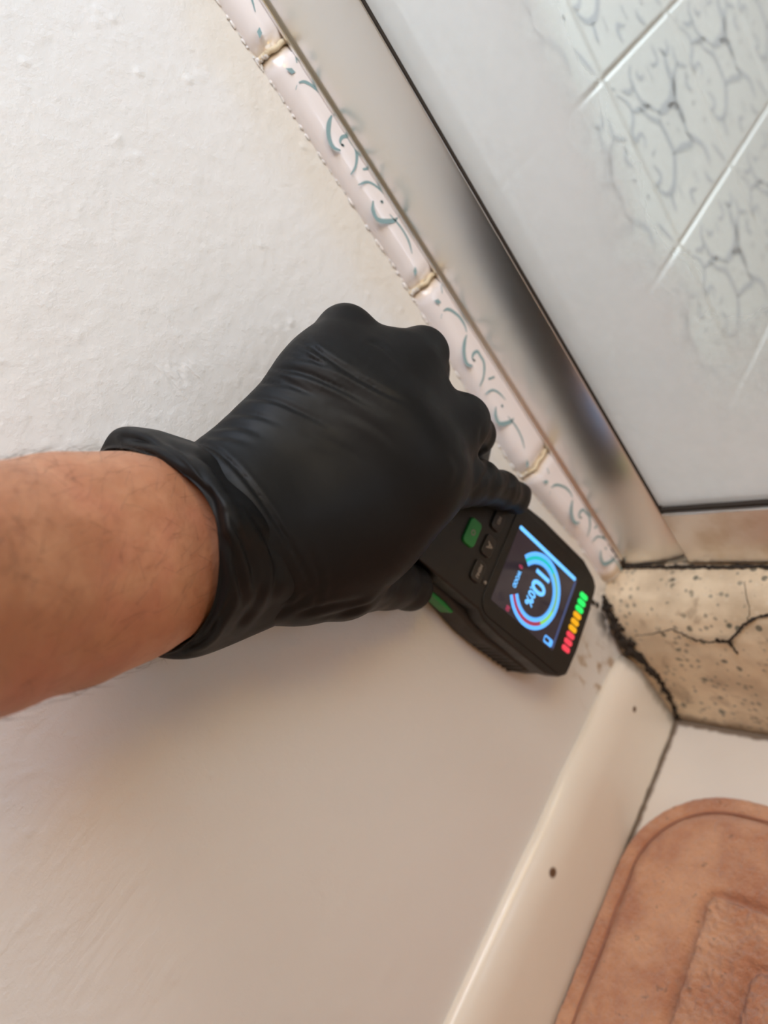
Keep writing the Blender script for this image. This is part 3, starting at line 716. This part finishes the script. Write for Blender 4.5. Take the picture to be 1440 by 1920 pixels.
def wrinkle(V, N, strokes):
    """push folds into a cloth surface; each stroke is a line on the visible side of the glove"""
    u, v, d = proj(V); facing = np.clip(np.einsum('ij,ij->i', N, (CAM - V) / np.linalg.norm(CAM - V, axis=1)[:, None]), 0, 1)
    P2 = np.stack([u, v], 1); disp = np.zeros(len(V))
    for pts, wd, amp in strokes:
        L = catmull(pts, 6); best = np.full(len(V), 1e9); side_ = np.zeros(len(V)); tt = np.zeros(len(V))
        near = (P2[:, 0] > L[:, 0].min() - 5 * wd) & (P2[:, 0] < L[:, 0].max() + 5 * wd) & (P2[:, 1] > L[:, 1].min() - 5 * wd) & (P2[:, 1] < L[:, 1].max() + 5 * wd)
        ix = np.where(near)[0]; 
        if not len(ix): continue
        q_ = P2[ix]; bd = np.full(len(ix), 1e9); bs = np.zeros(len(ix)); bt = np.zeros(len(ix))
        for i in range(len(L) - 1):
            ab = L[i + 1] - L[i]; t = np.clip(((q_ - L[i]) @ ab) / (ab @ ab + 1e-9), 0, 1); r = q_ - L[i] - t[:, None] * ab
            dd = np.linalg.norm(r, axis=1); m = dd < bd; bd[m] = dd[m]; bs[m] = np.sign(ab[0] * r[m, 1] - ab[1] * r[m, 0]); bt[m] = (i + t[m]) / (len(L) - 1)
        fall = np.clip(np.minimum(bt * 5 + .35, (1 - bt) * 2.2), 0, 1); sd = bd * bs
        prof_ = -np.exp(-(bd / wd) ** 2) + .75 * np.exp(-((sd - 1.9 * wd) / (1.3 * wd)) ** 2) + .3 * np.exp(-((sd + 1.9 * wd) / (1.2 * wd)) ** 2)
        disp[ix] += amp * prof_ * fall
    return V + N * (disp * np.clip(facing * 3, .15, 1))[:, None] * .001
def S(u, v, d, rpx): return (at(u, v, d), rpx * d / FPX)
def chain(P, pts, k, shrink=0.0):
    f = None
    for (a, ra), (b, rb) in zip(pts[:-1], pts[1:]):
        c = cone(P, a, b, ra - shrink, rb - shrink); f = c if f is None else smin(f, c, k)
    return f
palm = [[S(400,930,.272,87), S(600,712,.290,72), S(648,628,.306,50)],
        [S(400,985,.270,84), S(690,765,.292,82), S(765,690,.308,54)],
        [S(410,1030,.272,84), S(752,835,.293,80), S(855,800,.318,48)],
        [S(420,1060,.272,80), S(785,905,.298,76), S(868,905,.325,42)],
        [S(430,1098,.278,72), S(560,1086,.290,66), S(640,1092,.302,66)],
        [S(600,980,.285,90), S(730,960,.300,76)], [S(560,1060,.287,80), S(690,1010,.300,84)], [S(350,1015,.264,138), S(430,1000,.272,140)],
        [S(640,690,.300,60), S(740,700,.306,52), S(820,790,.316,44)]]
fing = [[S(647,623,.306,49), S(655,640,.330,42), S(730,742,.352,34)],
        [S(770,690,.308,50), S(790,664,.316,48), S(801,690,.343,38), S(822,780,.372,28)],
        [S(855,800,.318,46), S(868,790,.323,47), S(890,815,.352,36), (dp(-41.5, -66, 15), .0082)],
        [S(860,905,.322,44), S(895,905,.338,41), S(938,919,.364,34), S(968,932,.386,26)],
        [S(962,930,.384,26), S(983,921,.388,10)], [S(962,934,.384,24), S(976,953,.388,9)],
        [S(640,1092,.302,66), S(725,1088,.335,52), S(768,1102,.352,40), S(776,1110,.362,31)]]
def f_hand(P, shrink=0.0):
    f = None
    for c in palm:
        g = chain(P, c, .012, shrink); f = g if f is None else smin(f, g, .016)
    for c in fing: f = smin(f, chain(P, c, .005, shrink), .0055)
    return f
GL = np.array([p for c in palm + fing for p, r in c]); lo_, hi_ = GL.min(0) - .042, GL.max(0) + .032
V, F = surface_nets(lambda P: f_hand(P), lo_, hi_, .00125)
for _ in range(2):   # light relax
    A = np.zeros_like(V); n_ = np.zeros(len(V))
    for a, b in ((0, 1), (1, 2), (2, 3), (3, 0)):
        np.add.at(A, F[:, a], V[F[:, b]]); np.add.at(A, F[:, b], V[F[:, a]]); np.add.at(n_, F[:, a], 1); np.add.at(n_, F[:, b], 1)
    V = V * .4 + .6 * A / n_[:, None]
N = vnormals(V, F)
WR = [([(350,822),(395,838),(440,875),(485,930),(530,1000),(570,1070),(598,1135)],4.5,1.1), ([(560,640),(640,690),(720,735),(790,765)],5,.75), ([(535,665),(600,680),(680,715)],4.5,.7), ([(510,690),(570,700),(640,730),(700,765)],5,.8), ([(480,715),(540,722),(600,745)],5,.75),
      ([(450,745),(510,750),(570,775),(640,810)],5,.7), ([(425,775),(480,778),(540,800)],5,.6), ([(400,802),(450,800),(500,820)],5,.55), ([(580,650),(600,660),(650,690),(700,705)],4.5,.5),
      ([(385,818),(430,820),(480,835)],4.5,.45), ([(545,655),(575,665),(615,690)],4,.5), ([(495,702),(530,710),(570,728)],4,.5), ([(570,625),(590,650),(610,665)],4.5,.5), ([(690,640),(715,650),(760,690)],5,.6),
      ([(640,720),(720,770),(790,800)],7,.25), ([(570,810),(640,840),(700,880)],7,.2), ([(620,760),(700,800),(760,850)],7,.2),
      ([(905,840),(915,870),(900,910),(875,935)],5,.6), ([(930,860),(935,890),(915,925)],5,.65), ([(955,880),(955,905),(935,935)],4.5,.5), ([(880,850),(890,880),(870,920)],6,.45),
      ([(845,850),(860,880),(845,925)],7,.35), ([(975,900),(972,930),(960,950)],4.5,.5), ([(905,800),(900,830),(905,850)],5,.5),
      ([(560,1150),(620,1135),(700,1120)],5,.6), ([(600,1160),(660,1145),(740,1125)],4.5,.5), ([(480,1165),(560,1130),(620,1080)],6,.5), ([(640,1150),(700,1130),(745,1080)],4.5,.4),
      ([(530,1150),(545,1100),(520,1040)],6,.5), ([(590,1140),(600,1080),(570,1010)],6,.4)]
V = wrinkle(V, N, WR)

def f_arm(P):
    cs = [((-260,1165,.150,236), (-40,1106,.193,221)), ((-40,1106,.193,221), (120,1070,.222,205)), ((120,1070,.222,205), (240,1043,.242,180)), ((240,1043,.242,180), (340,1025,.258,138)), ((340,1025,.258,138), (430,1005,.276,95))]
    f = None
    for a, b in cs:
        for s_ in (-.24, .24):
            A_, ra = S(a[0] + s_ * a[3] * .1, a[1] + s_ * a[3], a[2], a[3] * .78); B_, rb = S(b[0] + s_ * b[3] * .1, b[1] + s_ * b[3], b[2], b[3] * .78)
            c = cone(P, A_, B_, ra, rb); f = c if f is None else smin(f, c, .010)
    f = smin(f, f_hand(P, .0030), .012)
    return f
a0 = at(-330, 1180, .14); lo2 = np.minimum(lo_, a0 - .045); hi2 = np.maximum(hi_, a0 + .045)
AV, AF = surface_nets(f_arm, lo2, hi2, .0024)
AN = vnormals(AV, AF)
person = mesh_obj('person', AV, AF, M['skin'])
tag(person, 'person reaching in with a bare forearm and gloved hand gripping the black meter', 'person')
sub = person.modifiers.new('sub', 'SUBSURF'); sub.levels = 1; sub.render_levels = 1
glove = mesh_obj('glove', V, F, M['glove'], person); glove['label'] = 'black nitrile glove'
sub = glove.modifiers.new('sub', 'SUBSURF'); sub.levels = 1; sub.render_levels = 1

# loose rolled cuff
RG = [[(205,843,.262),(300,862,.243),(385,925,.232),(413,1020,.229),(397,1145,.238),(320,1221,.253),(220,1190,.264),(160,1020,.270),(165,900,.268)],
      [(222,805,.262),(318,845,.240),(410,925,.228),(440,1020,.226),(422,1150,.236),(362,1232,.253),(270,1200,.270),(225,1020,.280),(195,870,.272)],
      [(285,808,.270),(372,848,.250),(452,930,.240),(488,1030,.239),(470,1150,.250),(425,1208,.268),(350,1165,.284),(310,1020,.288),(265,885,.281)],
      [(338,826,.280),(415,862,.262),(488,948,.256),(548,1050,.259),(560,1125,.270),(500,1178,.283),(430,1140,.294),(400,1020,.298),(350,900,.292)],
      [(372,842,.290),(440,880,.270),(506,966,.264),(566,1062,.270),(590,1112,.288),(590,1135,.297),(500,1110,.300),(450,1020,.302),(400,905,.299)]]
def closed(P, k):
    P = np.array(P); n = len(P); out = []
    for i in range(n):
        a, b, c, d = P[i - 1], P[i], P[(i + 1) % n], P[(i + 2) % n]
        for t in np.linspace(0, 1, k, endpoint=False): out.append(.5 * (2 * b + (c - a) * t + (2 * a - 5 * b + 4 * c - d) * t * t + (3 * b - a - 3 * c + d) * t ** 3))
    return np.array(out)
rings = np.array([closed([at(*p) for p in r], 22) for r in RG])
NR = rings.shape[1]; cols = [catmull(rings[:, j], 16) for j in range(NR)]; G = np.array(cols).transpose(1, 0, 2); K = len(G)
V = G.reshape(-1, 3); F = np.array([(i * NR + j, i * NR + (j + 1) % NR, (i + 1) * NR + (j + 1) % NR, (i + 1) * NR + j) for i in range(K - 1) for j in range(NR)])
N = vnormals(V, F)
cen = V.reshape(K, NR, 3).mean(1).repeat(NR, 0)
if np.einsum('ij,ij->i', N, V - cen).mean() < 0: F = F[:, ::-1]; N = -N
for i in range(K):
    for j in range(NR):
        k = i * NR + j; p = V[k]; s_ = i / K
        amp = .0011 * math.sin(math.pi * min(1, s_ * 1.1)) * (1 + .5 * s_)
        ph = j / NR * 2 * math.pi
        V[k] = p + N[k] * (amp * (math.sin(ph * 7 + s_ * 5.5) * .55 + .8 * noise.noise(Vector((math.cos(ph) * 3 + s_ * 2.2, math.sin(ph) * 3, s_ * 2.5)))) + .0009 * math.exp(-(s_ / .03) ** 2))
N = vnormals(V, F)
CW = [([(235,820),(300,835),(360,885),(400,950)],6,1.6), ([(290,815),(345,850),(390,910),(408,975)],6,1.4), ([(330,830),(400,880),(450,960),(480,1050)],7,1.0),
      ([(380,850),(440,920),(500,1010),(540,1100)],7,1.0), ([(430,960),(470,1050),(480,1120)],7,1.0), ([(425,1010),(450,1090),(462,1165)],7,1.0), ([(500,1000),(520,1080),(500,1150)],7,1.0),
      ([(440,1180),(480,1130),(495,1080)],6,1.0), ([(380,1200),(420,1150),(440,1100)],6,.9), ([(350,1215),(395,1190),(410,1140)],5,.8)]
V = wrinkle(V, N, CW)
cuff = mesh_obj('cuff', V, F, M['glove'], glove)
so = cuff.modifiers.new('thick', 'SOLIDIFY'); so.thickness = .0007; so.offset = -1
sub = cuff.modifiers.new('sub', 'SUBSURF'); sub.levels = 1; sub.render_levels = 1

# fine hairs on the forearm
V = []; F = []
u, v, d = proj(AV); fc = np.einsum('ij,ij->i', AN, (CAM - AV) / np.linalg.norm(CAM - AV, axis=1)[:, None])
cand = np.where((u > -60) & (u < 400) & (fc > -.25) & (v > 800) & (v < 1350) & (d < .262))[0]; pick = rng.choice(cand, 420, replace=False)
armdir = at(300, 1030, .25) - at(0, 1096, .2); armdir /= np.linalg.norm(armdir); upv = -R[1]
for i in pick:
    if v[i] > 1120 and random.random() < .6: continue
    p = AV[i].copy(); nn = AN[i]; t = armdir * random.uniform(-.2, 1) + upv * random.uniform(-.3, .9) + rng.normal(0, .25, 3); t -= nn * (t @ nn); t /= np.linalg.norm(t)
    L_ = random.uniform(.005, .012); wdir = np.cross(t, nn); b = len(V); bend = random.uniform(-.4, .4)
    for s_ in range(6):
        q_ = s_ / 5; c = p + t * L_ * q_ + nn * (.0004 + .0026 * q_ * (1 - .45 * q_)) + wdir * bend * L_ * q_ * q_; r_ = .00005 * (1 - .8 * q_)
        V += [c + wdir * r_, c - wdir * r_ * .5 + nn * r_, c - wdir * r_ * .5 - nn * r_]
    for s_ in range(5):
        for k in range(3): a = b + 3 * s_ + k; a2 = b + 3 * s_ + (k + 1) % 3; F.append((a, a2, a2 + 3, a + 3))
tag(mesh_obj('arm_hair', V, F, M['hair'], person), kind='stuff')
